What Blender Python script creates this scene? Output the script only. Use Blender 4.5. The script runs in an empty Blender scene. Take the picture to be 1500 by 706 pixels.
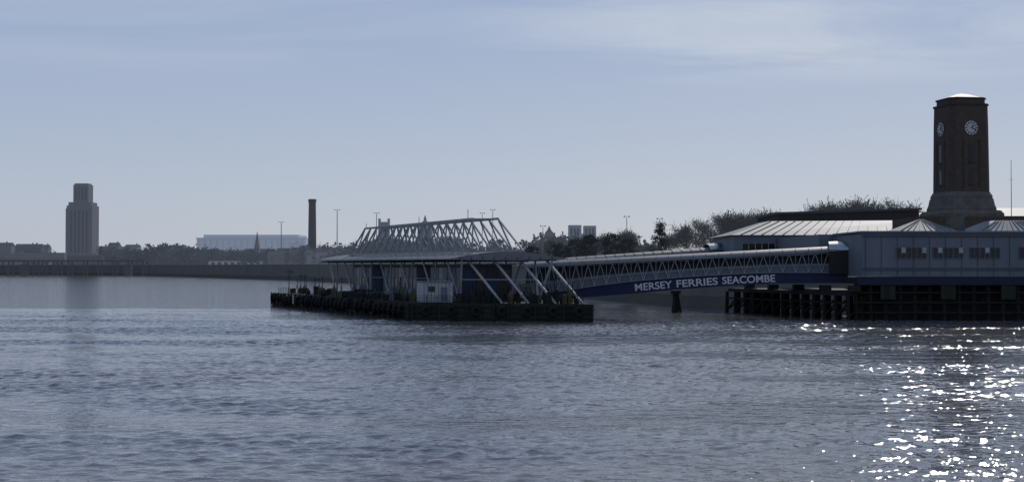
import bpy, math, random
import numpy as np
from mathutils import Vector
random.seed(7); rng=np.random.RandomState(5)
S=bpy.context.scene; COL=S.collection
# ------------------------------------------------------------------ materials
HAZE_GLOW=(0.34,0.40,0.54,1)
def mat(name,c,rough=.75,metal=0,var=.25,scale=.8,haze=0,bump=0,streak=False,spec=.3):
    m=bpy.data.materials.new(name); m.use_nodes=True; nt=m.node_tree; N=nt.nodes; L=nt.links
    b=N['Principled BSDF']; out=N['Material Output']
    tc=N.new('ShaderNodeTexCoord'); mp=N.new('ShaderNodeMapping')
    L.new(tc.outputs['Object'],mp.inputs['Vector'])
    if streak: mp.inputs['Scale'].default_value=(1,1,.12)
    nz=N.new('ShaderNodeTexNoise'); nz.inputs['Scale'].default_value=scale; nz.inputs['Detail'].default_value=6; nz.inputs['Roughness'].default_value=.65
    L.new(mp.outputs[0],nz.inputs['Vector'])
    cr=N.new('ShaderNodeValToRGB'); cr.color_ramp.elements[0].position=.3; cr.color_ramp.elements[1].position=.7
    lo=[max(0,x*(1-var)) for x in c]; hi=[min(1,x*(1+var)) for x in c]
    cr.color_ramp.elements[0].color=(*lo,1); cr.color_ramp.elements[1].color=(*hi,1)
    L.new(nz.outputs['Fac'],cr.inputs[0]); L.new(cr.outputs[0],b.inputs['Base Color'])
    b.inputs['Roughness'].default_value=rough; b.inputs['Metallic'].default_value=metal
    b.inputs['Specular IOR Level'].default_value=spec
    if bump:
        bp=N.new('ShaderNodeBump'); bp.inputs['Strength'].default_value=bump; bp.inputs['Distance'].default_value=.1
        L.new(nz.outputs['Fac'],bp.inputs['Height']); L.new(bp.outputs[0],b.inputs['Normal'])
    if haze:  # distance haze painted in: a fixed share of emissive tint per material
        e=N.new('ShaderNodeEmission'); e.inputs[0].default_value=HAZE_GLOW; e.inputs[1].default_value=1
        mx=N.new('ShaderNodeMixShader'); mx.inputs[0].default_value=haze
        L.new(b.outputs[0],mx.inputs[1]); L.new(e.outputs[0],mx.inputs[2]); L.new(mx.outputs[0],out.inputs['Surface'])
    return m
M={}
M['white']=mat('white_painted_steel',(.31,.33,.36),.5,var=.2)
M['truss']=mat('grey_white_truss_steel',(.24,.255,.28),.5,var=.2)
M['roofsheet']=mat('pale_metal_roof',(.15,.165,.185),.6,var=.25,scale=.3)
M['gangroof']=mat('gangway_roof_sheet',(.105,.115,.135),.5,var=.2,scale=.4)
M['shiny']=mat('polished_sheet_metal',(.4,.42,.45),.3,metal=.9,var=.1)
M['canopy']=mat('canopy_steel',(.15,.16,.175),.6,var=.2)
M['blue']=mat('blue_painted_steel',(.01,.016,.06),.6,var=.25)
M['navy']=mat('navy_fascia',(.008,.012,.04),.6,var=.3)
M['dark']=mat('dark_weathered_steel',(.015,.016,.017),.85,var=.5,streak=True)
M['hull']=mat('weathered_green_hull',(.018,.023,.016),.85,var=.5,streak=True)
M['deck']=mat('deck_plate',(.035,.035,.035),.9,var=.4,spec=.1)
M['rubber']=mat('tyre_rubber',(.01,.01,.01),.9,var=.3)
M['clad']=mat('grey_blue_cladding',(.12,.14,.172),.65,var=.12,scale=.4,streak=True)
M['clad2']=mat('darker_cladding',(.068,.078,.1),.7,var=.15,scale=.4,streak=True)
M['glass']=mat('window_glass',(.012,.015,.018),.2,var=.2)
M['bluepanel']=mat('blue_glazed_panel',(.022,.038,.09),.4,var=.3)
M['brick']=mat('brown_brick',(.05,.036,.029),.9,var=.3,scale=1.2,bump=.3,haze=.01)
M['brickdk']=mat('dark_recess_brick',(.025,.018,.015),.9,var=.3,haze=.01)
M['stone']=mat('pale_stone',(.1,.092,.088),.85,var=.3,scale=.7)
M['clockw']=mat('clock_dial',(.42,.43,.44),.5,var=.06)
M['black']=mat('black_paint',(.015,.015,.015),.6,var=.2)
M['wood']=mat('wet_timber_pile',(.013,.011,.01),.9,var=.5,streak=True)
M['yellow']=mat('faded_yellow_paint',(.09,.075,.028),.7,var=.4)
M['slate']=mat('dark_slate',(.03,.032,.036),.8,var=.3,spec=.1,haze=.03)
M['bark']=mat('bark',(.05,.042,.036),.9,var=.3,haze=.05)
M['bud']=mat('spring_buds',(.065,.06,.036),.9,var=.4,haze=.05)
M['leafd']=mat('dark_evergreen_foliage',(.016,.023,.014),.9,var=.5,haze=.02)
M['leafl']=mat('olive_foliage',(.04,.045,.025),.9,var=.5,haze=.02)
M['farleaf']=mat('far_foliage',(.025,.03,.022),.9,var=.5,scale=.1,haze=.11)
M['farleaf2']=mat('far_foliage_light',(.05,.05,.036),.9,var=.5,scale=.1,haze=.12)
M['wall']=mat('river_wall_stone',(.042,.036,.032),.9,var=.45,scale=.15,haze=.05,streak=True)
M['mud']=mat('tidal_mud',(.024,.021,.018),.95,var=.35,scale=.1,haze=.04,spec=.05)
M['ground']=mat('ground_soil_grass',(.05,.052,.038),.95,var=.4,scale=.05,haze=.06,spec=.05)
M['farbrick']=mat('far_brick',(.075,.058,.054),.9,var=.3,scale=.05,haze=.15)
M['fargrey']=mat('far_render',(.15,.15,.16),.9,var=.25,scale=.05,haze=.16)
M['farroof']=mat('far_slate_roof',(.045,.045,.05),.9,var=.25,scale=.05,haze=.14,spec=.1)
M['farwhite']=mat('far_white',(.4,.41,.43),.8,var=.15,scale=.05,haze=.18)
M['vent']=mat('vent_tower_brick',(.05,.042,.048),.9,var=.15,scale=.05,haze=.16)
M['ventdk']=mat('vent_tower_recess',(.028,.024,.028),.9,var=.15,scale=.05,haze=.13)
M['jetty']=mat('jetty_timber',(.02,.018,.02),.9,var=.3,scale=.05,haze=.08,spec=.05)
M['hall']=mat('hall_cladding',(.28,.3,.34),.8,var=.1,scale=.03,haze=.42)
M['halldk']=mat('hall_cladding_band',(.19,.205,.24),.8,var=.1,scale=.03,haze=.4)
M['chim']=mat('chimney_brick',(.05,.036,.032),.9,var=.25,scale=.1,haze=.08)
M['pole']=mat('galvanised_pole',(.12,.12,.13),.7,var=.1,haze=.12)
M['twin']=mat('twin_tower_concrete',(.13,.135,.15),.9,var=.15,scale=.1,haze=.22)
M['lettering']=mat('white_lettering',(.5,.5,.54),.5,var=.05)
# ------------------------------------------------------------------ mesh helpers
def empty(name,loc=(0,0,0)):
    o=bpy.data.objects.new(name,None); o.location=loc; o.empty_display_size=1; COL.objects.link(o); return o
class Mb:
    def __init__(s): s.v=[]; s.f=[]; s.mi=[]; s.mats=[]; s.cur=0
    def m(s,key):
        if M[key] not in s.mats: s.mats.append(M[key])
        s.cur=s.mats.index(M[key]); return s
    def face(s,idx): s.f.append(tuple(idx)); s.mi.append(s.cur)
    def loft(s,rings,caps=True,close=True):
        n=len(rings[0]); b=len(s.v)
        for r in rings:
            for p in r: s.v.append(tuple(p))
        for i in range(len(rings)-1):
            for j in range(n if close else n-1):
                k=(j+1)%n
                s.face((b+i*n+j,b+i*n+k,b+(i+1)*n+k,b+(i+1)*n+j))
        if caps and close:
            s.face([b+j for j in range(n)][::-1]); e=b+(len(rings)-1)*n
            s.face([e+j for j in range(n)])
        return s
    def poly(s,pts,z0,z1):
        return s.loft([[(x,y,z0) for x,y in pts],[(x,y,z1) for x,y in pts]])
    def box(s,x0,x1,y0,y1,z0,z1): return s.poly([(x0,y0),(x1,y0),(x1,y1),(x0,y1)],z0,z1)
    def tube(s,a,b,r,r2=None,n=6):
        a=Vector(a); b=Vector(b); d=b-a
        if d.length<1e-6: return s
        d.normalize(); q=Vector((0,0,1)) if abs(d.z)<.9 else Vector((1,0,0))
        u=d.cross(q).normalized(); w=d.cross(u); r2=r if r2 is None else r2
        an=[2*math.pi*(i+.5)/n for i in range(n)]
        return s.loft([[a+(u*math.cos(t)+w*math.sin(t))*r for t in an],[b+(u*math.cos(t)+w*math.sin(t))*r2 for t in an]])
    def beam(s,a,b,r): return s.tube(a,b,r*1.2,n=4)
    def revolve(s,c,prof,n=16):
        return s.loft([[(c[0]+r*math.cos(2*math.pi*i/n),c[1]+r*math.sin(2*math.pi*i/n),z) for i in range(n)] for r,z in prof])
    def torus(s,c,ax,R,r,n=14,k=6):
        ax=Vector((ax[0],ax[1],0)).normalized(); q=Vector((0,0,1)); u=ax.cross(q).normalized(); w=ax.cross(u); c=Vector(c)
        rings=[]
        for i in range(n+1):
            t=2*math.pi*i/n; d=u*math.cos(t)+w*math.sin(t)
            rings.append([c+d*(R+r*math.cos(2*math.pi*j/k))+ax*r*math.sin(2*math.pi*j/k) for j in range(k)])
        return s.loft(rings,caps=False)
    def hip(s,pts,z0,z1,inset,ridge=None):
        c=[sum(p[0] for p in pts)/4,sum(p[1] for p in pts)/4]
        top=[(p[0]+(c[0]-p[0])*inset,p[1]+(c[1]-p[1])*inset,z1) for p in pts]
        return s.loft([[(x,y,z0) for x,y in pts],top])
    def done(s,name,parent=None,smooth=False):
        me=bpy.data.meshes.new(name); me.from_pydata(s.v,[],s.f)
        for m_ in s.mats: me.materials.append(m_)
        me.polygons.foreach_set('material_index',s.mi)
        if smooth: me.polygons.foreach_set('use_smooth',[True]*len(s.f))
        me.update()
        import bmesh
        bm=bmesh.new(); bm.from_mesh(me); bmesh.ops.recalc_face_normals(bm,faces=bm.faces); bm.to_mesh(me); bm.free()
        o=bpy.data.objects.new(name,me); COL.objects.link(o)
        if parent: o.parent=parent; o.location=-parent.location
        return o
def T(*a): return Vector(a)
# ------------------------------------------------------------------ water
def build_water():
    x0,x1,y0,y1=-110.,122.,36.,268.; c=.24; nx=int((x1-x0)/c); ny=int((y1-y0)/c)
    kx=np.fft.fftfreq(nx,c)*2*np.pi; ky=np.fft.fftfreq(ny,c)*2*np.pi
    KX,KY=np.meshgrid(kx,ky); K=np.hypot(KX,KY); K[0,0]=1
    th=np.arctan2(KY,KX)-math.radians(72)
    kp=2*np.pi/2.8
    P=np.exp(-1.25*(kp/K)**2)/K**3.2*(.45+np.cos(th)**2); P[K>2*np.pi/.52]=0; P[0,0]=0
    def field(P,seed):
        r=np.random.RandomState(seed); A=(r.randn(ny,nx)+1j*r.randn(ny,nx))*np.sqrt(P)
        h=np.fft.ifft2(A).real; return h/h.std()
    h=field(P,3)
    P2=np.exp(-((KX*16)**2+(KY*5)**2)); P2[0,0]=0
    g=field(P2,8)
    P3=np.exp(-((KX*5)**2+(KY*2.2)**2)); P3[0,0]=0; g2=field(P3,9)
    amp=.027*np.clip(1+.45*g+.35*g2,.15,2.4)
    X,Y=np.meshgrid(np.linspace(x0,x1,nx),np.linspace(y0,y1,ny))
    e=np.minimum.reduce([(X-x0)/10,(x1-X)/10,(Y-y0)/8,(y1-Y)/60]); e=np.clip(e,0,1); Z=h*amp*e
    V=np.stack([X,Y,Z],-1).reshape(-1,3)
    idx=np.arange(nx*ny).reshape(ny,nx)
    F=np.stack([idx[:-1,:-1],idx[:-1,1:],idx[1:,1:],idx[1:,:-1]],-1).reshape(-1,4)
    B=9000.; ex=[-B,x0,x1,B]; ey=[-600.,y0,y1,B]
    ov=[(a,b,0) for b in ey for a in ex]; n0=len(V)
    of=[(n0+j*4+i,n0+j*4+i+1,n0+(j+1)*4+i+1,n0+(j+1)*4+i) for j in range(3) for i in range(3) if not(i==1 and j==1)]
    V=np.vstack([V,np.array(ov)]); F=np.vstack([F,np.array(of)])
    me=bpy.data.meshes.new('water'); me.vertices.add(len(V)); me.vertices.foreach_set('co',V.astype(np.float32).ravel())
    me.loops.add(F.size); me.loops.foreach_set('vertex_index',F.astype(np.int32).ravel())
    me.polygons.add(len(F)); me.polygons.foreach_set('loop_start',np.arange(0,F.size,4,dtype=np.int32))
    me.polygons.foreach_set('use_smooth',np.ones(len(F),dtype=bool))
    me.update(calc_edges=True); me.validate()
    o=bpy.data.objects.new('water',me); COL.objects.link(o)
    m=bpy.data.materials.new('river_water'); m.use_nodes=True; nt=m.node_tree; N=nt.nodes; L=nt.links; b=N['Principled BSDF']
    tc=N.new('ShaderNodeTexCoord')
    def noise(sx,sy,scale,detail=3,rough=.55):
        mp=N.new('ShaderNodeMapping'); mp.inputs['Scale'].default_value=(sx,sy,1); L.new(tc.outputs['Object'],mp.inputs[0])
        n=N.new('ShaderNodeTexNoise'); n.inputs['Scale'].default_value=scale; n.inputs['Detail'].default_value=detail; n.inputs['Roughness'].default_value=rough
        L.new(mp.outputs[0],n.inputs[0]); return n
    n1=noise(.75,1,1.8,3,.52); n2=noise(.5,1,.3,2)
    nb=noise(.3,1,.035,5,.65)
    cr=N.new('ShaderNodeValToRGB'); cr.color_ramp.elements[0].position=.38; cr.color_ramp.elements[1].position=.66
    cr.color_ramp.elements[0].color=(.085,.096,.118,1); cr.color_ramp.elements[1].color=(.135,.12,.12,1)
    L.new(nb.outputs['Fac'],cr.inputs[0]); L.new(cr.outputs[0],b.inputs['Base Color'])
    b.inputs['Roughness'].default_value=.055; b.inputs['IOR'].default_value=1.33
    b1=N.new('ShaderNodeBump'); b1.inputs['Strength'].default_value=1; b1.inputs['Distance'].default_value=.088
    b2=N.new('ShaderNodeBump'); b2.inputs['Strength'].default_value=1; b2.inputs['Distance'].default_value=.2
    L.new(n2.outputs['Fac'],b2.inputs['Height']); L.new(b2.outputs[0],b1.inputs['Normal']); L.new(n1.outputs['Fac'],b1.inputs['Height'])
    L.new(b1.outputs[0],b.inputs['Normal']); me.materials.append(m)
build_water()
# ------------------------------------------------------------------ land
shore=[(-6000,4200,10),(-1500,1900,10),(-900,1560,10),(-525,1400,10),(-351,1290,10),(-136,850,9.6),(-61,640,9.4),(2,450,8.4),(25,340,7.4),(36,278,6.4),(58,240,6.3),(70,216,6.3),(140,214,6.3),(700,190,6.3),(4000,150,6.3)]
lm=Mb()
def back(p,k,z):
    v=Vector((p[0]*.25+60,p[1])).normalized()
    return (p[0]+v.x*k,p[1]+v.y*k,z)
lm.m('mud'); lm.loft([[(p[0]-1,p[1]-.006*p[1],-1.2) for p in shore],[(p[0],p[1],2.2) for p in shore]],close=False)
lm.m('wall'); lm.loft([[(p[0],p[1],2.2) for p in shore],[(p[0]+.2,p[1]+.5,p[2]) for p in shore]],close=False)
lm.m('ground'); lm.loft([[(p[0]+.2,p[1]+.5,p[2]) for p in shore],[back(p,60,p[2]+.3) for p in shore],[back(p,800,p[2]+4) for p in shore],[back(p,6000,p[2]+6) for p in shore]],close=False)
lm.done('river_bank')
# ------------------------------------------------------------------ landing stage
O=Vector((-15,203)); DU=Vector((-.389,.921)); DV=Vector((.983,-.185))
def Q(u,v,z):
    p=O+DU*u+DV*v; return Vector((p.x,p.y,z))
def q2(u,v): p=Q(u,v,0); return (p.x,p.y)
st=empty('ferry_landing_stage',(-15,203,0))
h=Mb().m('hull'); W=27
h.loft([[Q(0,0,-1.5),Q(0,W,-1.5),Q(90,W,-1.5),Q(90,0,-1.5)],[Q(-.2,-.2,.4),Q(-.2,W+.2,.4),Q(90.2,W+.2,.4),Q(90.2,-.2,.4)],[Q(-.2,-.2,2.5),Q(-.2,W+.2,2.5),Q(90.2,W+.2,2.5),Q(90.2,-.2,2.5)]])
h.m('deck'); h.loft([[Q(0,0,2.51),Q(0,W,2.51),Q(90,W,2.51),Q(90,0,2.51)],[Q(0,0,2.62),Q(0,W,2.62),Q(90,W,2.62),Q(90,0,2.62)]])
h.m('dark')
for z in (.6,1.4,2.2):
    h.beam(Q(-.35,0,z),Q(-.35,W,z),.12); h.beam(Q(0,-.35,z),Q(90,-.35,z),.12)
for i in range(14): h.beam(Q(-.4,i*2.07,.1),Q(-.4,i*2.07,2.6),.14)
for i in range(31): h.beam(Q(i*3,-.4,.1),Q(i*3,-.4,2.7),.14)
h.done('hull',st)
f=Mb().m('rubber')
for i in range(34):
    u=3+i*2.55
    if random.random()<.82: f.torus(Q(u,-.7,1.5+random.uniform(-.25,.45)),DV,.72,.3)
for i in range(7): f.torus(Q(-.75,2+i*3.8,1.5),DU,.55,.25)
f.done('tyre_fenders',st,True)
w=Mb().m('white')
for u in (70,75,80,84,88): w.loft([[Q(u,-.62,.8),Q(u+.9,-.62,.8),Q(u+.9,-.5,.8),Q(u,-.5,.8)],[Q(u,-.62,2.5),Q(u+.9,-.62,2.5),Q(u+.9,-.5,2.5),Q(u,-.5,2.5)]])
w.done('draught_marks',st)
r=Mb().m('dark')
def rail(a,b,n,hh=1.15):
    for i in range(n+1):
        p=a.lerp(b,i/n); r.beam(p,p+T(0,0,hh),.045)
    for z in (.4,.78,hh): r.beam(a+T(0,0,z),b+T(0,0,z),.035)
rail(Q(.5,1,2.6),Q(.5,26,2.6),16); rail(Q(1,1,2.6),Q(60,1,2.6),30); rail(Q(64,1,2.6),Q(89,1,2.6),12); rail(Q(1,26,2.6),Q(89,26,2.6),40)
r.done('railings',st)
# canopy
c=Mb()
def csec(u):
    zz=9.1 if u<75 else 9.35
    pts=[]
    for i in range(9):
        t=i/8; v=7.5+17*t; pts.append(Q(u,v,zz+.22+1.0*math.sin(math.pi*t)))
    for i in range(9):
        t=1-i/8; v=7.5+17*t; pts.append(Q(u,v,zz-.1*math.sin(math.pi*t)))
    return pts
c.m('canopy'); c.loft([csec(3.5+i*9.6) for i in range(9)])
c.m('white')
for v in (7.3,24.7): c.beam(Q(3.5,v,9.25),Q(80,v,9.4),.11)
c.m('dark')
for i in range(18): c.beam(Q(5+i*4.4,8,9.0),Q(5+i*4.4,24,9.0),.13)
c.m('clad2'); 
for i in range(9): c.poly([q2(3.3,8.6+i*1.75),q2(3.3,8.66+i*1.75),q2(3.48,8.66+i*1.75),q2(3.48,8.6+i*1.75)],9.12,9.5)
c.done('canopy_roof',st)
# raked props
p=Mb().m('white')
for i in range(7):
    u=7+i*11.5
    for v,dv in ((10,-2.2),(22,2.2)):
        for du in (-3.2,3.2):
            p.tube(Q(u,v,2.6),Q(u+du,v+dv*.4,9.0),.19,.15,8)
        p.m('dark'); p.tube(Q(u,v,2.6),Q(u,v,3.1),.55,.45,8); p.m('white')
    p.beam(Q(u,10,6.1),Q(u,22,6.1),.1)
for v in (12,16,20,24):
    p.tube(Q(1.5,v+2.4,2.6),Q(5.5,v-1.4,9.1),.2,.2,8)
p.done('raked_props',st)
# roof truss
t=Mb().m('truss')
u0,u1,zb,zt=9.,76.,10.4,15.5; n=16
for v0,v1 in ((12.6,14.6),(20.6,18.6)):
    a=[Q(u0+(u1-u0)*i/n,v0,zb) for i in range(n+1)]
    b=[Q(u0+5+(u1-u0-9)*i/(n-1),v1,zt) for i in range(n)]
    t.beam(a[0],a[-1],.2); t.beam(b[0],b[-1],.2)
    for i in range(n):
        t.beam(a[i],b[i],.14); t.beam(b[i],a[i+1],.14)
for i in range(n):
    uu=u0+5+(u1-u0-9)*i/(n-1); t.beam(Q(uu,14.6,zt),Q(uu,18.6,zt),.1)
    if i<n-1:
        u2=u0+5+(u1-u0-9)*(i+1)/(n-1); t.beam(Q(uu,14.6,zt),Q(u2,18.6,zt),.07)
for i in range(n+1):
    uu=u0+(u1-u0)*i/n; t.beam(Q(uu,12.6,zb),Q(uu,20.6,zb),.1); t.beam(Q(uu,12.6,zb),Q(uu,12.6,9.6),.12); t.beam(Q(uu,20.6,zb),Q(uu,20.6,9.6),.12)
t.done('roof_truss',st)
g=Mb().m('dark')
g.tube(Q(76,16,15.5),Q(76,16,16.6),.05); g.tube(Q(20,16,15.5),Q(20,16,17.2),.05); g.tube(Q(44,16,15.5),Q(44,16,16.8),.05)
g.done('truss_top_fittings',st)
# waiting rooms
wr=Mb()
for (a,b) in ((12,26),(33,52),(59,72)):
    wr.m('clad2'); wr.poly([q2(a,12),q2(a,20),q2(b,20),q2(b,12)],2.62,8.3)
    nn=int((b-a)/2)
    for i in range(nn):
        ua=a+.15+i*2; key='bluepanel' if i%3!=1 else ('clad' if i%2 else 'white')
        wr.m(key)
        wr.poly([q2(ua,11.9),q2(ua,11.98),q2(ua+1.7,11.98),q2(ua+1.7,11.9)],4.2 if i%3!=1 else 3,7.9)
        wr.m('glass'); wr.poly([q2(ua+.2,11.86),q2(ua+.2,11.89),q2(ua+1.5,11.89),q2(ua+1.5,11.86)],4.6,6)
    for i in range(4):
        wr.m('glass' if i%2 else 'bluepanel'); va=12.2+i*1.95
        wr.poly([q2(a-.1,va),q2(a-.1,va+1.6),q2(a-.02,va+1.6),q2(a-.02,va)],3,7.6)
    wr.m('roofsheet'); wr.poly([q2(a-.4,11.5),q2(a-.4,20.5),q2(b+.4,20.5),q2(b+.4,11.5)],8.3,8.5)
wr.done('waiting_rooms',st)
# cabin
cb=Mb().m('white')
cb.poly([q2(1.6,2.4),q2(1.6,6.9),q2(4.6,6.9),q2(4.6,2.4)],2.75,5.75)
cb.m('roofsheet'); cb.poly([q2(1.4,2.2),q2(1.4,7.1),q2(4.8,7.1),q2(4.8,2.2)],5.75,5.9)
cb.m('glass'); cb.poly([q2(1.55,3.2),q2(1.55,4.2),q2(1.58,4.2),q2(1.58,3.2)],4.3,5.1)
cb.m('clad'); cb.poly([q2(1.54,5.1),q2(1.54,6.1),q2(1.58,6.1),q2(1.58,5.1)],2.9,5)
cb.m('clad2'); 
for i in range(8): cb.poly([q2(1.53,2.5+i*.55),q2(1.53,2.54+i*.55),q2(1.58,2.54+i*.55),q2(1.58,2.5+i*.55)],2.8,5.7)
cb.done('site_cabin',st)
# deck gear
d=Mb()
for i in range(130):
    u=random.uniform(1.5,88); v=random.choice([random.uniform(1.3,7),random.uniform(1.3,25)])
    if u<6 and 1.5<v<7.8: continue
    k=random.random(); z=2.62
    if k<.3: d.m('dark'); d.tube(Q(u,v,z),Q(u,v,z+.9),.28,.22,8); d.tube(Q(u,v,z+.75),Q(u,v,z+.95),.4,.4,8); d.tube(Q(u+1,v,z),Q(u+1,v,z+.9),.28,.22,8)
    elif k<.6: d.m(random.choice(['dark','yellow','clad','hull','dark','dark'])); L_=random.uniform(.4,1.2); d.poly([q2(u,v),q2(u,v+L_),q2(u+L_,v+L_),q2(u+L_,v)],z,z+random.uniform(.5,1.7))
    elif k<.8: d.m('dark'); d.tube(Q(u,v-.5,z+.6),Q(u,v+.5,z+.6),.6,.6,10)
    else: d.m('dark'); d.beam(Q(u,v,z),Q(u,v,z+random.uniform(2,4)),.06); d.m('yellow'); d.torus(Q(u,v-.1,z+1.4),DV,.32,.08,10,5)
for i in range(46):
    v=8+i*.39; d.m(random.choice(['dark','dark','hull','yellow','dark'])); u=1.2+random.random()*3.5
    d.poly([q2(u,v),q2(u,v+.5),q2(u+.5,v+.5),q2(u+.5,v)],2.62,2.62+random.uniform(.5,2.2))
    d.m('dark'); d.beam(Q(u,v,2.6),Q(u+1,v+random.uniform(-1,1),2.6+random.uniform(1,3.2)),.07)
d.done('mooring_gear',st)
ms=Mb().m('dark')
for u,v,hh in ((84,2,5),(78,3,4.2),(63,2,3.6),(8,25,6.0)):
    ms.tube(Q(u,v,2.6),Q(u,v,2.6+hh),.09,.05); ms.beam(Q(u,v-.7,2+hh),Q(u,v+.7,2+hh),.05); ms.tube(Q(u,v+.7,1.85+hh),Q(u,v+.7,2.15+hh),.15)
ms.done('navigation_light_masts',st)
# ------------------------------------------------------------------ gangways
def interp(xs,ys,x): return float(np.interp(x,xs,ys))
def gangway(A,B,wid,zroof,topz,botz,npan,name,sign):
    A=Vector(A);B=Vector(B); D=(B-A).normalized(); nn=Vector((D.y,-D.x))
    root=empty(name,(A.x,A.y,0))
    def G(t,w,z): q_=A.lerp(B,t)+nn*w; return Vector((q_.x,q_.y,z))
    N=24
    zr=lambda t: zroof[0]+(zroof[1]-zroof[0])*t
    zt=lambda t: interp(*topz,t); zb_=lambda t: interp(*botz,t)
    gm=Mb().m('blue')
    for w0,w1 in ((wid/2,wid/2+.18),(-wid/2-.18,-wid/2)):
        gm.loft([[G(i/N,w0,zb_(i/N)),G(i/N,w1,zb_(i/N)),G(i/N,w1,zt(i/N)),G(i/N,w0,zt(i/N))] for i in range(N+1)])
    gm.m('dark'); gm.loft([[G(i/N,-wid/2+.02,zb_(i/N)+.3),G(i/N,wid/2-.02,zb_(i/N)+.3),G(i/N,wid/2-.02,zb_(i/N)+.6),G(i/N,-wid/2+.02,zb_(i/N)+.6)] for i in range(N+1)])
    gm.m('navy')
    for w_ in (wid/2+.24,-wid/2-.24):
        for i in range(N): gm.beam(G(i/N,w_,zt(i/N)+.02),G((i+1)/N,w_,zt((i+1)/N)+.02),.09)
    gm.done('girder_and_deck',root)
    tr=Mb().m('truss')
    for w_ in (wid/2,-wid/2):
        for i in range(npan):
            a,b=i/npan,(i+1)/npan; m_=(a+b)/2
            lo=lambda q_: zt(q_)+.1
            hi=lambda q_: zr(q_)-.25
            tr.beam(G(a,w_,lo(a)),G(b,w_,lo(b)),.09); tr.beam(G(a,w_,hi(a)),G(b,w_,hi(b)),.12)
            tr.beam(G(a,w_,lo(a)),G(m_,w_,hi(m_)),.06); tr.beam(G(m_,w_,hi(m_)),G(b,w_,lo(b)),.06)
            mid=lambda q_:(lo(q_)*.62+hi(q_)*.38)
            tr.beam(G(a,w_,mid(a)),G(b,w_,mid(b)),.04)
            tr.beam(G(a,w_,lo(a)),G(a,w_,hi(a)),.04)
    tr.done('lattice_sides',root)
    rf=Mb().m('gangroof')
    def rs(t):
        out=[]
        for k in range(9):
            an=math.pi*k/8; out.append(G(t,-math.cos(an)*(wid/2+.35),zr(t)-.1+.75*math.sin(an)))
        for k in range(9):
            an=math.pi*(8-k)/8; out.append(G(t,-math.cos(an)*(wid/2+.25),zr(t)-.2+.68*math.sin(an)))
        return out
    rf.loft([rs(i/N) for i in range(N+1)]); rf.m('truss')
    for w_ in (wid/2+.4,-wid/2-.4): rf.beam(G(0,w_,zr(0)-.12),G(1,w_,zr(1)-.12),.09)
    rf.m('clad2')
    for i in range(1,npan):
        t0=i/npan
        for k in range(8):
            a0=math.pi*k/8; a1=math.pi*(k+1)/8
            rf.beam(G(t0,-math.cos(a0)*(wid/2+.38),zr(t0)-.08+.77*math.sin(a0)),G(t0,-math.cos(a1)*(wid/2+.38),zr(t0)-.08+.77*math.sin(a1)),.035)
    rf.done('barrel_roof',root)
    gl=Mb().m('clad2')
    w_=-wid/2+.5
    gl.loft([[G(i/N,w_,zt(i/N)-.2),G(i/N,w_+.05,zt(i/N)-.2),G(i/N,w_+.05,zr(i/N)-.5),G(i/N,w_,zr(i/N)-.5)] for i in range(N+1)])
    gl.m('clad')
    w_=wid/2-.35
    gl.loft([[G(i/N,w_,zt(i/N)-.2),G(i/N,w_+.05,zt(i/N)-.2),G(i/N,w_+.05,zt(i/N)+.45*(zr(i/N)-zt(i/N))),G(i/N,w_,zt(i/N)+.45*(zr(i/N)-zt(i/N)))] for i in range(N+1)])
    gl.done('side_lining',root)
    po=Mb()
    R=wid/2+.75
    def ring(t,rr):
        o_=[]
        z0=zr(t)-.1
        for k in range(13):
            an=math.pi*k/12; o_.append(G(t,-math.cos(an)*rr,z0+1.5*math.sin(an)*(rr/R)))
        return o_
    ta,tb=.945,1.06
    po.m('shiny')
    po.loft([ring(ta,R)+ring(ta,R-.25)[::-1],ring(tb,R)+ring(tb,R-.25)[::-1]])
    po.m('black'); 
    for w_ in (R-.1,-R+.1):
        po.loft([[G(ta,w_-.08,zt(1)),G(tb,w_-.08,zt(1)),G(tb,w_+.08,zt(1)),G(ta,w_+.08,zt(1))],[G(ta,w_-.08,zr(1)),G(tb,w_-.08,zr(1)),G(tb,w_+.08,zr(1)),G(ta,w_+.08,zr(1))]])
    po.done('entrance_portal',root,False)
    if sign:
        ang=math.atan2(D.y,D.x); Lh=(B-A).length
        for word,ta,tb in sign:
            cu=bpy.data.curves.new(word.lower()+'_lettering','FONT'); cu.body=word; cu.align_x='CENTER'; cu.align_y='CENTER'; cu.size=1.6; cu.extrude=.03; cu.offset=.03
            cu.materials.append(M['lettering'])
            o=bpy.data.objects.new(word.lower()+'_lettering',cu); COL.objects.link(o)
            bpy.context.view_layer.update()
            w0=o.dimensions.x; sc=(tb-ta)*Lh/w0; tm=(ta+tb)/2
            z=(zt(tm)+zb_(tm))/2-.05; sl=math.atan((((zt(tb)+zb_(tb))-(zt(ta)+zb_(ta)))/2)/((tb-ta)*Lh))
            pos=G(tm,wid/2+.26,z); o.parent=root; o.location=pos-root.location
            o.rotation_euler=(math.radians(90),-sl,ang); o.scale=(sc,1.0,1)
    return root
gangway((2,226),(53,216),4.6,(8.1,10.75),([0,.125,.25,.354,.5,.65,.78,.9,1],[3.0,3.95,4.95,5.6,6.25,6.75,7.0,7.0,6.9]),([0,.167,.354,.5,.65,.78,1],[2.4,2.95,3.75,4.45,5.05,5.4,5.5]),26,'passenger_gangway',
   [('MERSEY',.357,.472),('FERRIES',.486,.612),('SEACOMBE',.626,.785)])
gangway((3,268),(41,274),4.6,(8.6,11.4),([0,.3,.7,1],[4,5.6,7.2,7.4]),([0,.3,.7,1],[3.0,4.2,5.6,6]),20,'passenger_gangway',None)
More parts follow.
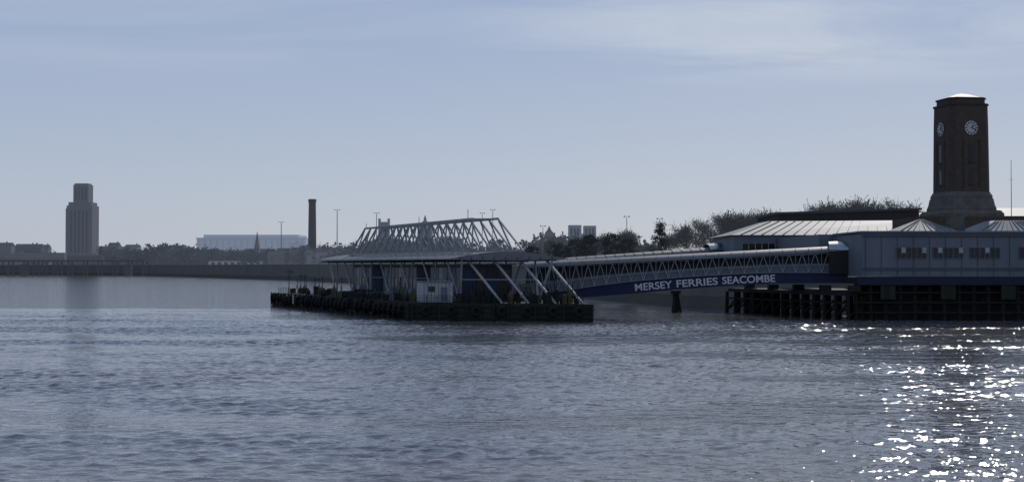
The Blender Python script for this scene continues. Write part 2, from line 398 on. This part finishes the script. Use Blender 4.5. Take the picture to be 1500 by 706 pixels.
# ------------------------------------------------------------------ terminal
tb=empty('ferry_terminal_building',(53,205,0))
b=Mb()
b.m('clad'); b.box(52.5,125,204.5,222,6.62,13.0)
b.m('clad2'); b.box(52.3,125.2,204.3,204.47,12.55,13.15)
b.m('roofsheet'); b.box(52.2,125.3,204.2,222.3,13.15,13.4)
b.m('clad2')
for i in range(30): b.box(52.9+i*2.4,52.96+i*2.4,204.42,204.49,6.7,12.5)
b.done('front_wing_walls',tb)
r_=Mb().m('roofsheet')
r_.hip([(58.5,206),(67.5,206),(67.5,215),(58.5,215)],13.4,15.3,.93)
r_.hip([(71,208),(84,208),(84,220),(71,220)],13.4,15.2,.6)
r_.hip([(86,208),(125,208),(125,220),(86,220)],13.4,15,.3)
r_.m('clad2')
for i in range(10):
    x=58.5+i; r_.beam((x,205.95,13.42),(63+(x-63)*.07,210.2,15.32),.03)
for i in range(13):
    x=71.5+i; r_.beam((x,207.97,13.42),(77.5+(x-77.5)*.4,211.6,15.22),.03)
for x in (70,85,93.5): r_.box(x-.4,x+.4,212,212.8,13.4,14.6)
r_.done('hipped_roofs',tb)
wn=Mb()
for g0 in (57.6,63.1,68.6,):
    for k in range(3):
        x=g0+k*1.55
        wn.m('clad'); wn.box(x-.08,x+1.38,204.36,204.48,9.3,10.95)
        wn.m('glass'); wn.box(x,x+.6,204.33,204.40,9.38,10.87); wn.box(x+.7,x+1.3,204.33,204.40,9.38,10.87)
        if (k+int(g0))%2: wn.m('white'); wn.box(x+.7,x+1.3,204.30,204.32,10.1,10.87)
for x in (76,82,88): 
    wn.m('clad'); wn.box(x-.08,x+1.38,204.36,204.48,9.2,11.05); wn.m('glass'); wn.box(x,x+1.3,204.33,204.40,9.3,10.95)
wn.m('clad2'); wn.box(52.6,125,204.38,204.48,7.5,7.9)
wn.done('windows',tb)
b=Mb().m('clad'); b.box(42,80,258,285,6.3,14.0)
b.m('roofsheet'); b.loft([[(41.3,257.5,14.02),(80.5,257.5,14.02),(80.5,286,14.02),(41.3,286,14.02)],[(50,266,16.9),(80.5,266,17.1),(80.5,276,17.1),(50,276,16.9)]])
b.m('clad2')
for i in range(20): b.beam((43+i*2,257.4,14.06),(50.5+i*1.58,265.9,16.95),.05)
b.m('glass'); b.box(43.5,49.8,257.9,257.97,11.2,12.4)
b.m('white')
for i in range(6): b.box(43.4+i*1.25,43.5+i*1.25,257.84,257.93,11.1,12.5)
b.m('clad'); b.box(50,52.4,222.2,257.8,6.3,13.3)
b.done('rear_hall',tb)
# fascia and quay
qy=empty('piled_quay',(53,210,0))
b=Mb().m('navy'); b.box(51.6,400,203.9,204.4,5.3,6.58)
b.m('dark'); b.box(51.6,400,204.4,222,5.5,6.3); 
b.poly([(38,240),(50,204.2),(51.5,204.2),(58,240)],3.7,4.3)
for i in range(5):
    xx=40+i*2.6; yy=234-i*7.6; b.box(xx,xx+1.6,yy,yy+1.6,4.3,5.2)
b.m('hull')
for i in range(6): b.box(55+i*9,57.2+i*9,203.75,203.88,3.2,5.2)
b.done('deck_and_fascia',qy)
pl=Mb().m('wood')
rq=random.Random(4)
for i in range(13):
    t_=i/12; x=37.8+12.4*t_; y=240-35.6*t_
    for k in range(3):
        pl.tube((x+k*2.2+rq.uniform(-.2,.2),y+k*.6,-3),(x+k*2.2,y+k*.6,3.75),.36,.3,8)
    pl.beam((x,y,.6),(x+4.4,y+1.2,3.4),.13)
    if i<12: pl.beam((x,y,2.6),(x+1.03,y-2.97,2.6),.16); pl.beam((x,y,.5),(x+1.03,y-2.97,2.6),.12)
for i in range(70):
    x=51.5+i*2.2
    pl.tube((x,204.6,-3),(x,204.6,5.5),.32,.3,8)
    if i%2==0: pl.beam((x,204.9,.4),(x+2.2,204.9,4.6),.14)
for k in range(3): pl.beam((51,204.3,1.2+k*1.5),(400,204.3,1.2+k*1.5),.16)
pl.m('dark'); pl.box(52,400,207,207.5,-2,5.5)
pl.done('piles',qy)
for x,y,z,rr in ((29,242,3.2,.9),(41,233,3.7,.8)):
    dl=empty('mooring_dolphin',(x,y,0)); k=Mb().m('wood'); k.tube((x,y,-3),(x,y,z),rr*.6,rr*.6,12); k.m('dark'); k.tube((x,y,z),(x,y,z+.7),rr,rr,12)
    for a in range(3): k.tube((x+1.4*math.cos(a*2.1),y+1.4*math.sin(a*2.1),-3),(x+.3*math.cos(a*2.1),y+.3*math.sin(a*2.1),z),.25,.25,8)
    k.done('dolphin_piles',dl)
# ------------------------------------------------------------------ clock tower
cx,cy=82.3,250.; th=math.radians(9); e1=Vector((math.cos(th),math.sin(th)))
ct=empty('clock_tower',(cx,cy,0))
def sq(half,ch,z):
    a=e1; b_=Vector((-e1.y,e1.x)); o_=[]
    for sx,sy in ((1,-1),(1,1),(-1,1),(-1,-1)):
        p1=Vector((cx,cy))+a*(half*sx)+b_*((half-ch)*sy); p2=Vector((cx,cy))+a*((half-ch)*sx)+b_*(half*sy)
        if (sx,sy) in ((1,-1),(-1,1)): o_+= [p2,p1]
        else: o_+=[p1,p2]
    return [(p_.x,p_.y,z) for p_ in o_]
k=Mb().m('brick')
k.loft([sq(3.95,.9,5),sq(3.95,.9,22),sq(3.85,.95,34),sq(3.8,1.0,37.4)])
k.loft([sq(3.5,1.1,37.4),sq(3.5,1.1,38.5)])
k.m('brickdk'); k.loft([sq(3.95,1.0,37.2),sq(3.95,1.0,37.55)]); k.loft([sq(3.65,1.1,38.4),sq(3.65,1.1,38.7)]); 
k.m('roofsheet'); k.loft([sq(3.4,1.1,38.7),sq(1.2,.3,39.5),sq(.1,.03,39.7)])
k.m('stone'); k.loft([sq(4.3,.8,20.4),sq(4.3,.8,20.9),sq(4.0,.9,21.6)]); k.loft([sq(4.8,.8,5),sq(4.8,.8,18.6),sq(4.6,.8,19.2),sq(4.4,.8,20.4)])
k.loft([sq(5.7,.6,5),sq(5.7,.6,17.6),sq(5.3,.6,18.2)])
k.done('tower_shaft',ct)
fd=Mb()
n1=Vector((e1.y,-e1.x)); n2=Vector((-e1.x,-e1.y)); 
for nrm in (n1,n2,-n1,-n2):
    tg=Vector((-nrm.y,nrm.x))
    def FP(s,z,off): q_=Vector((cx,cy))+nrm*(off+.2)+tg*s; return Vector((q_.x,q_.y,z))
    def disc(rr,o0,o1,key):
        fd.m(key); fd.loft([[FP(rr*math.cos(2*math.pi*i/32),33.1+rr*math.sin(2*math.pi*i/32),o) for i in range(32)] for o in (o0,o1)])
    disc(1.38,3.6,3.74,'brickdk'); disc(1.27,3.6,3.78,'clockw'); 
    fd.m('black')
    for i in range(12):
        an=math.pi*2*i/12; fd.beam(FP(.82*math.cos(an),33.1+.82*math.sin(an),3.8),FP(1.13*math.cos(an),33.1+1.13*math.sin(an),3.8),.085)
    fd.beam(FP(0,33.1,3.84),FP(.45,33.1+.5,3.84),.08); fd.beam(FP(0,33.1,3.84),FP(.95,33.1-.35,3.84),.055)
    fd.m('brickdk')
    for s_ in (-1.55,1.55):
        fd.loft([[FP(s_-.12,z,3.6),FP(s_+.12,z,3.6),FP(s_+.12,z,3.79),FP(s_-.12,z,3.79)] for z in (22.2,31)])
    for z0,z1 in ((27,30.2),(23,25.6)):
        fd.m('glass'); fd.loft([[FP(-.4,z,3.6),FP(.4,z,3.6),FP(.4,z,3.79),FP(-.4,z,3.79)] for z in (z0,z1)])
        fd.m('brickdk'); fd.loft([[FP(-.6,z,3.6),FP(.6,z,3.6),FP(.6,z,3.86),FP(-.6,z,3.86)] for z in (z0-.3,z0)])
fd.done('clock_faces_and_openings',ct)
bb=empty('brick_terminal_building',(92,262,0)); b=Mb()
b.m('brick'); b.box(83,150,257.5,275,5,17.2); b.m('stone'); b.box(82.8,150.2,257.3,275.2,17.2,17.6)
b.m('roofsheet'); b.loft([[(86,258,17.6),(150,258,17.6),(150,275,17.6),(86,275,17.6)],[(88,264,19.4),(150,264,19.4),(150,269,19.4),(88,269,19.4)]])
b.m('glass')
for i in range(12): b.box(88+i*4,89.6+i*4,257.42,257.48,12.5,15.8)
b.m('brick'); b.box(73,96,244,262,5,17.0)
b.done('walls_and_roof',bb)
fb=empty('flat_roofed_block',(70,300,0)); b=Mb(); b.m('brickdk')
def wedge(x0,x1,y0,y1,z0,za,zb2): b.loft([[(x0,y0,z0 if z0<10 else z0),(x0,y1,z0),(x0,y1,za),(x0,y0,za)],[(x1,y0,z0 if z0<10 else z0+zb2-za),(x1,y1,z0 if z0<10 else z0+zb2-za),(x1,y1,zb2),(x1,y0,zb2)]])
wedge(58.5,89.5,300,325,6,19.5,20.5); b.m('slate'); wedge(58,90,299.5,325.5,19.55,20.0,21.0)
b.m('glass')
for i in range(9): b.box(60+i*3.2,62+i*3.2,299.9,299.97,16,18.5)
b.done('block_walls',fb)
ap=empty('radio_mast',(91.5,250,6)); b=Mb().m('pole'); b.tube((91.5,250,6),(91.5,250,27.6),.12,.05); b.beam((91.1,250,24),(91.9,250,24),.03); b.done('mast_pole',ap)
# ------------------------------------------------------------------ far landmarks
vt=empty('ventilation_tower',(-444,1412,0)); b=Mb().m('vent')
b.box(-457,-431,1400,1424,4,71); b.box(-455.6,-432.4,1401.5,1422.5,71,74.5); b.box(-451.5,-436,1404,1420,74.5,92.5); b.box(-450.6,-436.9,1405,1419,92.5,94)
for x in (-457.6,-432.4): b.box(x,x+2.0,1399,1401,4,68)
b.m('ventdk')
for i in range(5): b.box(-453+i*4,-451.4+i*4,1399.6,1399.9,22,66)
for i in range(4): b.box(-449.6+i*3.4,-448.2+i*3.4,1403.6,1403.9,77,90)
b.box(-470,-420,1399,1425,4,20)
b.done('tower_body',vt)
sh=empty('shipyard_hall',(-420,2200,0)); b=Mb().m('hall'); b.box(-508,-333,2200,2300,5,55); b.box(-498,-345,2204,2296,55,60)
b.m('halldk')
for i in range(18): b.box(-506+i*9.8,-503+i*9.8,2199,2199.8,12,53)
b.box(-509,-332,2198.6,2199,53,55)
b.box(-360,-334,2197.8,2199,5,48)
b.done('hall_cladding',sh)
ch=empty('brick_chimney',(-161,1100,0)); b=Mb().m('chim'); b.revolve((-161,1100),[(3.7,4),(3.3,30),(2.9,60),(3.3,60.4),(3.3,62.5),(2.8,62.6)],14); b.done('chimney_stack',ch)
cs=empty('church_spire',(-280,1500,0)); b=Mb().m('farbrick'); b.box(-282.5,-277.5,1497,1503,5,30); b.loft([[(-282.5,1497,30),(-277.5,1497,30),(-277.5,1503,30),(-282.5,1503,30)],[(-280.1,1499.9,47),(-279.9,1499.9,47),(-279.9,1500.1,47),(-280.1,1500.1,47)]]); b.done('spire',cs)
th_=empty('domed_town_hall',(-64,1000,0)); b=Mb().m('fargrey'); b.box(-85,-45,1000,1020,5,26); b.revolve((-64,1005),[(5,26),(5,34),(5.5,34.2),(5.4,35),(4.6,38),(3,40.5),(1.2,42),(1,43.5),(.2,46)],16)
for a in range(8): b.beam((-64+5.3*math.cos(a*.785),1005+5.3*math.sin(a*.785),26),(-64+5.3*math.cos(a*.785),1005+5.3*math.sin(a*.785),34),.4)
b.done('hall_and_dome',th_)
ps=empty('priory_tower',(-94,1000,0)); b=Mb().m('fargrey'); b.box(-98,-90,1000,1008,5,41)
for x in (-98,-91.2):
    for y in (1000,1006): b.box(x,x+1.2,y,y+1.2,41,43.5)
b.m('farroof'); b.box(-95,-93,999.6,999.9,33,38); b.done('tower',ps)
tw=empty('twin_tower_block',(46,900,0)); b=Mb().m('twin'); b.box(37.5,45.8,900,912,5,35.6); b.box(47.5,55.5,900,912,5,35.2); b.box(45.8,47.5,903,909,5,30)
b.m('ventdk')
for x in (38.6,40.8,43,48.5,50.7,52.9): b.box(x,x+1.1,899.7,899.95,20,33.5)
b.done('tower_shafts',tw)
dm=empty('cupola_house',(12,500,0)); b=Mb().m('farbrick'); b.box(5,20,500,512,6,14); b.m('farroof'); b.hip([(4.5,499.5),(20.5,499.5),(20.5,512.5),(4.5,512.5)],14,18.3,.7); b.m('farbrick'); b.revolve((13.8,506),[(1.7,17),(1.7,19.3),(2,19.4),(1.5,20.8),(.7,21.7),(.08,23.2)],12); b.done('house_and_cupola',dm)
# jetty
jt=empty('timber_jetty',(-400,1250,0)); b=Mb().m('jetty'); b.box(-600,-337,1250,1258,12.8,14.4)
for i in range(20):
    x=-598+i*13.7; b.tube((x,1251,-2),(x,1251,12.9),.75,n=6); b.tube((x+1.5,1257,-2),(x+1.5,1257,12.9),.75,n=6)
    if i%3==0: b.beam((x,1250.6,2),(x+9,1250.6,12),.4)
for x in (-592,-560,-447,-352): b.box(x-3,x+3,1249.5,1256,-2,10.5)
b.beam((-600,1249.6,15.8),(-337,1249.6,15.8),.15)
for i in range(60): b.beam((-600+i*4.4,1249.6,14.4),(-600+i*4.4,1249.6,15.8),.12)
b.m('farbrick'); b.loft([[(-470,1266,10),(-455,1266,10),(-455,1272,10),(-470,1272,10)],[(-470,1266,20),(-455,1266,22),(-455,1272,22),(-470,1272,20)]]); b.box(-455,-415,1266,1272,12.6,21.3)
b.m('jetty'); 
for x in (-468,-456,-444,-432,-418): b.tube((x,1268,-2),(x,1268,12.6),.9,n=6)
b.done('jetty_deck_and_piles',jt)
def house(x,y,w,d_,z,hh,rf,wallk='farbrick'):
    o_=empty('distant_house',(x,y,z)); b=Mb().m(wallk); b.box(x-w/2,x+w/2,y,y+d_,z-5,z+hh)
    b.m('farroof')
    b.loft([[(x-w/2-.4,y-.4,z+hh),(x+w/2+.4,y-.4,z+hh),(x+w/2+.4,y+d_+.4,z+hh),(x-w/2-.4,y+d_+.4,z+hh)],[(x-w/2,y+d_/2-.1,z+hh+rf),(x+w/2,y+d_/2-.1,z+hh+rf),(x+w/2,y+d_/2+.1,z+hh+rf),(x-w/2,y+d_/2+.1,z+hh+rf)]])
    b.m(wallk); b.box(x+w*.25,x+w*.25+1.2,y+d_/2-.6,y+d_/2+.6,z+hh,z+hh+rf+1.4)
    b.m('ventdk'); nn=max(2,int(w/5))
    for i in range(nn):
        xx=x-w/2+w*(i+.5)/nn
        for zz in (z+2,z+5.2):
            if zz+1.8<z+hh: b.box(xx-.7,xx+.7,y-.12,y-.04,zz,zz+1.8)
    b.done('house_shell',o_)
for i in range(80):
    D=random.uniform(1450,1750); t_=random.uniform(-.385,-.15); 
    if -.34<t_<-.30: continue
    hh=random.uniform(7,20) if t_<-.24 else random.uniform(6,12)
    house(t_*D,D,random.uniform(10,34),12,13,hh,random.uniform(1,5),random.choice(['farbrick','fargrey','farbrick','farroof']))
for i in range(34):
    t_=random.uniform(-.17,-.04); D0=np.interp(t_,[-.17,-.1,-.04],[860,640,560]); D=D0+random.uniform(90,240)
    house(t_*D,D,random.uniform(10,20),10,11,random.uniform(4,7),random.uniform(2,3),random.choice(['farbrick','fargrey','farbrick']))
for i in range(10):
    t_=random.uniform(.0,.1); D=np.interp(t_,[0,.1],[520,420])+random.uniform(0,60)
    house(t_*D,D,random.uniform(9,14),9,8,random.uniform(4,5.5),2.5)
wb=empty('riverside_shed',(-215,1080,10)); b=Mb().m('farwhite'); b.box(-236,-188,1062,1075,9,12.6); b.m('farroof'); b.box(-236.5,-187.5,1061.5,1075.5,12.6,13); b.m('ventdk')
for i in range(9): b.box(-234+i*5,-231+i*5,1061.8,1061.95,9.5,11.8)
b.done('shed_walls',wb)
def lamp(x,y,z0,z1,r_=.22,arm=1.8):
    o_=empty('street_lamp',(x,y,z0)); b=Mb().m('pole'); b.tube((x,y,z0),(x,y,z1),r_,r_*.6,8); b.beam((x-arm,y,z1+.25),(x+arm,y,z1+.25),r_*.35)
    hl=arm*.38
    for s_ in (-1,1): b.m('pole'); b.loft([[(x+s_*arm-hl,y-.3,z1+.05),(x+s_*arm+hl,y-.3,z1+.05),(x+s_*arm+hl,y+.3,z1+.05),(x+s_*arm-hl,y+.3,z1+.05)],[(x+s_*arm-hl*.6,y-.2,z1+.35),(x+s_*arm+hl*.6,y-.2,z1+.35),(x+s_*arm+hl*.6,y+.2,z1+.35),(x+s_*arm-hl*.6,y+.2,z1+.35)]])
    b.done('pole_and_heads',o_)
lamp(-98,765,9,39.8,.33,1.4); lamp(-153,905,9,37.5,.38,1.5); lamp(-65,655,9,33.6,.26,1.1); lamp(-10.5,482,8,26.8,.18,.7); lamp(-6.8,482,8,28,.18,.7); lamp(9.5,420,8,20.4,.15,.7); lamp(29.6,352,7,20.8,.14,.6); lamp(37,342,7,19.9,.14,.6)
# ------------------------------------------------------------------ trees
def bare_mesh(name,seed,H,spread):
    rd=random.Random(seed); k=Mb().m('bark')
    def grow(p,d,L_,r0,dep):
        q_=p+d*L_; k.tube(p,q_,r0,r0*.68,5 if dep<3 else 3)
        if dep>=5:
            k.m('bud')
            for j in range(9):
                e=q_+Vector((rd.gauss(0,1),rd.gauss(0,1),rd.gauss(.2,.9)))*.7; w_=Vector((rd.gauss(0,1),rd.gauss(0,1),rd.gauss(0,1)))*.035
                s_=len(k.v); k.v+= [tuple(q_),tuple(e+w_),tuple(e-w_)]; k.face((s_,s_+1,s_+2))
                if rd.random()<.35:
                    a=Vector((rd.gauss(0,1),rd.gauss(0,1),rd.gauss(0,1)))*.12; c_=Vector((rd.gauss(0,1),rd.gauss(0,1),rd.gauss(0,1)))*.12
                    s_=len(k.v); k.v+=[tuple(e),tuple(e+a),tuple(e+a+c_),tuple(e+c_)]; k.face((s_,s_+1,s_+2,s_+3))
            k.m('bark'); return
        nb=3
        for j in range(nb+(1 if rd.random()<.2 else 0)):
            ax=Vector((rd.gauss(0,1),rd.gauss(0,1),rd.gauss(.1,.5))).normalized()
            nd=(d*1.0+ax*spread*(1 if j else .45)+Vector((0,0,.12))).normalized()
            grow(q_ if j<2 else p.lerp(q_,rd.uniform(.6,.95)),nd,L_*rd.uniform(.66,.86),r0*.58,dep+1)
    grow(Vector((0,0,0)),Vector((rd.gauss(0,.05),rd.gauss(0,.05),1)).normalized(),H*.24,H*.02,0)
    me=bpy.data.meshes.new(name); me.from_pydata(k.v,[],k.f)
    for m_ in k.mats: me.materials.append(m_)
    me.polygons.foreach_set('material_index',k.mi); me.update()
    zs=[v[2] for v in k.v]; top=max(zs)
    return me,top
bares=[bare_mesh('bare_tree_mesh_%d'%i,10+i,14,.85) for i in range(4)]
def bare(x,y,z,H,wf=1.0):
    me,top=random.choice(bares); o=bpy.data.objects.new('bare_tree',me); COL.objects.link(o); s_=H/top
    o.location=(x,y,z); o.scale=(s_*wf,s_*wf,s_); o.rotation_euler=(0,0,random.uniform(0,6.28))
for x,y,top in ((43,330,19.5),(46,338,20.5),(50,332,21.5),(53.5,330,22.8),(57.5,338,22.6),(61.5,332,23),(65,340,23),(40,345,17.5)): bare(x,y,6.5,top-6.5,.85)
for x,y,top in ((90,400,27),(94,400,28.5),(98,405,29.3),(102,400,29.5),(106,402,29.4),(111,400,28.8),(96,410,28)): bare(x,y,7,top-7,.85)
for x,y,top in ((19,330,16),(23,335,17),(27,330,18),(29.5,338,17.5),(33,325,14),(12,420,17),(2,455,15),(-30,640,24),(-24,600,22),(-45,680,25)): bare(x,y,7,top-7,.85)
def leafy(name,x,y,z,H,R,seed,keys=('leafd','leafl'),cone=0,leaf=.22,ncl=70,per=45):
    rd=random.Random(seed); k=Mb().m('bark'); k.tube((x,y,z),(x,y,z+H*.55),R*.1,R*.05,7)
    for j in range(8):
        a=rd.uniform(0,6.28); zz=z+H*rd.uniform(.25,.5); k.tube((x,y,zz),(x+math.cos(a)*R*.7,y+math.sin(a)*R*.7,zz+H*.22),R*.04,R*.015,5)
    for c_ in range(ncl):
        t_=rd.random(); zz=.22+.78*t_
        rr=R*(1-.75*t_ if cone else math.sqrt(max(.05,1-(2*t_-.9)**2*.8)))*rd.uniform(.35,1.05); a=rd.uniform(0,6.28)
        cc=Vector((x+rr*math.cos(a),y+rr*math.sin(a),z+H*zz)); cr_=R*rd.uniform(.12,.3); k.m(keys[0] if rd.random()<.7 else keys[1])
        for l in range(per):
            p_=cc+Vector((rd.gauss(0,1),rd.gauss(0,1),rd.gauss(0,.7)))*cr_*.7
            a1=Vector((rd.gauss(0,1),rd.gauss(0,1),rd.gauss(0,1))).normalized()*leaf; a2=Vector((rd.gauss(0,1),rd.gauss(0,1),rd.gauss(0,1))).normalized()*leaf
            s_=len(k.v); k.v+=[tuple(p_),tuple(p_+a1),tuple(p_+a1+a2),tuple(p_+a2)]; k.face((s_,s_+1,s_+2,s_+3))
    me=bpy.data.meshes.new(name); me.from_pydata(k.v,[],k.f)
    for m_ in k.mats: me.materials.append(m_)
    me.polygons.foreach_set('material_index',k.mi); me.update()
    o=bpy.data.objects.new(name,me); COL.objects.link(o)
leafy('evergreen_tree',32.5,300,6.5,10.8,2.9,1,cone=1)
leafy('evergreen_tree',14.5,310,6.5,7.6,2.6,2); leafy('evergreen_tree',17.8,318,6.5,8.6,2.4,3); leafy('evergreen_tree',11,330,6.5,7,2.8,4)
leafy('evergreen_tree',23,312,6.5,8.8,2.8,5); leafy('evergreen_tree',27,318,6.5,7.8,2.6,6); leafy('evergreen_tree',5,350,6.5,6.5,3,8); leafy('evergreen_tree',20,345,6.5,9.5,3,9)
def belt(name,pts,seed,keys,n,leaf):
    rd=random.Random(seed); k=Mb()
    for i in range(n):
        t_=rd.random()*(len(pts)-1); a=int(t_); f_=t_-a; A_,B_=pts[a],pts[min(a+1,len(pts)-1)]
        x=A_[0]+(B_[0]-A_[0])*f_; y=A_[1]+(B_[1]-A_[1])*f_+rd.uniform(-10,50); z=A_[2]; H=(A_[3]+(B_[3]-A_[3])*f_)*rd.uniform(.35,1.45); R=H*rd.uniform(.35,.7)
        k.m(keys[0] if rd.random()<.6 else keys[1]); k.tube((x,y,z),(x,y,z+H*.6),R*.06,n=4)
        for c_ in range(11):
            cc=Vector((x+rd.gauss(0,R*.5),y+rd.gauss(0,R*.5),z+H*rd.uniform(.1,.85))); 
            for l in range(16):
                p_=cc+Vector((rd.gauss(0,1),rd.gauss(0,1),rd.gauss(0,.8)))*R*.2
                a1=Vector((rd.gauss(0,1),rd.gauss(0,1),rd.gauss(0,1))).normalized()*leaf*H/10; a2=Vector((rd.gauss(0,1),rd.gauss(0,1),rd.gauss(0,1))).normalized()*leaf*H/10
                s_=len(k.v); k.v+=[tuple(p_),tuple(p_+a1),tuple(p_+a1+a2),tuple(p_+a2)]; k.face((s_,s_+1,s_+2,s_+3))
    me=bpy.data.meshes.new(name); me.from_pydata(k.v,[],k.f)
    for m_ in k.mats: me.materials.append(m_)
    me.polygons.foreach_set('material_index',k.mi); me.update(); COL.objects.link(bpy.data.objects.new(name,me))
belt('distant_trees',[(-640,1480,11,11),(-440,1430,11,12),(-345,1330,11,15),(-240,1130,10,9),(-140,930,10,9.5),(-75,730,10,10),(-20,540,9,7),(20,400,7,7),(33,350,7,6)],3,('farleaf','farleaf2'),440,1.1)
# ------------------------------------------------------------------ light, sky
SUN_AZ=math.radians(19); SUN_EL=math.radians(29)
sun=bpy.data.lights.new('sun','SUN'); sun.energy=2.4; sun.angle=math.radians(.53); sun.color=(1,.96,.9)
so=bpy.data.objects.new('sun',sun); COL.objects.link(so)
dirv=Vector((math.sin(SUN_AZ)*math.cos(SUN_EL),math.cos(SUN_AZ)*math.cos(SUN_EL),math.sin(SUN_EL)))
so.rotation_euler=dirv.to_track_quat('Z','Y').to_euler(); so.location=dirv*500
wd=bpy.data.worlds.new('World'); S.world=wd; wd.use_nodes=True; nt=wd.node_tree; N=nt.nodes; L=nt.links
bg=N['Background']; bg.inputs['Strength'].default_value=.06
sk=N.new('ShaderNodeTexSky'); sk.sky_type='NISHITA'; sk.sun_disc=False; sk.sun_elevation=SUN_EL; sk.sun_rotation=SUN_AZ
sk.air_density=1.0; sk.dust_density=.6; sk.ozone_density=2.0; sk.altitude=0
tc=N.new('ShaderNodeTexCoord'); sep=N.new('ShaderNodeSeparateXYZ'); L.new(tc.outputs['Generated'],sep.inputs[0])
def mth(op,a,b=None):
    n=N.new('ShaderNodeMath'); n.operation=op
    for i,v in enumerate((a,b)):
        if v is None: continue
        if isinstance(v,(int,float)): n.inputs[i].default_value=v
        else: L.new(v,n.inputs[i])
    return n.outputs[0]
# hazy-air gradient with height (spring haze over the estuary)
gr=N.new('ShaderNodeValToRGB'); L.new(sep.outputs['Z'],gr.inputs[0])
E_=gr.color_ramp.elements; E_[0].position=0; E_[0].color=(.48,.525,.62,1); E_[1].position=1; E_[1].color=(.10,.17,.33,1)
for p_,c_ in ((.06,(.44,.505,.63,1)),(.19,(.325,.415,.61,1)),(.45,(.21,.3,.48,1))):
    e_=E_.new(p_); e_.color=c_
sc=N.new('ShaderNodeVectorMath'); sc.operation='SCALE'; sc.inputs['Scale'].default_value=1/.06; L.new(gr.outputs[0],sc.inputs[0])
hm=N.new('ShaderNodeMixRGB'); hm.inputs[0].default_value=.86; L.new(sk.outputs[0],hm.inputs[1]); L.new(sc.outputs[0],hm.inputs[2])
zc=mth('MAXIMUM',sep.outputs['Z'],.02)
u=mth('DIVIDE',sep.outputs['X'],zc); v=mth('DIVIDE',sep.outputs['Y'],zc)
cmb=N.new('ShaderNodeCombineXYZ'); L.new(mth('MULTIPLY',u,.35),cmb.inputs[0]); L.new(mth('MULTIPLY',v,.8),cmb.inputs[1])
nz=N.new('ShaderNodeTexNoise'); nz.inputs['Scale'].default_value=1.0; nz.inputs['Detail'].default_value=9; nz.inputs['Roughness'].default_value=.58; nz.inputs['Distortion'].default_value=.8
L.new(cmb.outputs[0],nz.inputs['Vector'])
cr=N.new('ShaderNodeValToRGB'); cr.color_ramp.elements[0].position=.4; cr.color_ramp.elements[1].position=.62; L.new(nz.outputs['Fac'],cr.inputs[0])
mr=N.new('ShaderNodeMapRange'); mr.interpolation_type='SMOOTHSTEP'; mr.inputs['From Min'].default_value=.122; mr.inputs['From Max'].default_value=.155; L.new(sep.outputs['Z'],mr.inputs['Value'])
ma=N.new('ShaderNodeMapRange'); ma.inputs['From Min'].default_value=-.05; ma.inputs['From Max'].default_value=.17; ma.inputs['To Min'].default_value=.22; ma.inputs['To Max'].default_value=1; L.new(sep.outputs['X'],ma.inputs['Value'])
msk=mth('MULTIPLY',cr.outputs[0],mr.outputs[0]); msk=mth('MULTIPLY',msk,ma.outputs[0]); msk=mth('MULTIPLY',msk,.9)
mx=N.new('ShaderNodeMixRGB'); L.new(msk,mx.inputs[0]); L.new(hm.outputs[0],mx.inputs[1]); mx.inputs[2].default_value=(.58/.06,.63/.06,.71/.06,1)
L.new(mx.outputs[0],bg.inputs['Color'])
# ------------------------------------------------------------------ camera
cam=bpy.data.cameras.new('camera'); cam.lens=48; cam.sensor_width=36; cam.clip_end=20000; cam.clip_start=.5
co=bpy.data.objects.new('camera',cam); COL.objects.link(co); co.location=(0,0,8); co.rotation_euler=(math.radians(90+1.09),0,0); S.camera=co
S.view_settings.view_transform='Standard'; S.view_settings.look='None'; S.view_settings.exposure=0
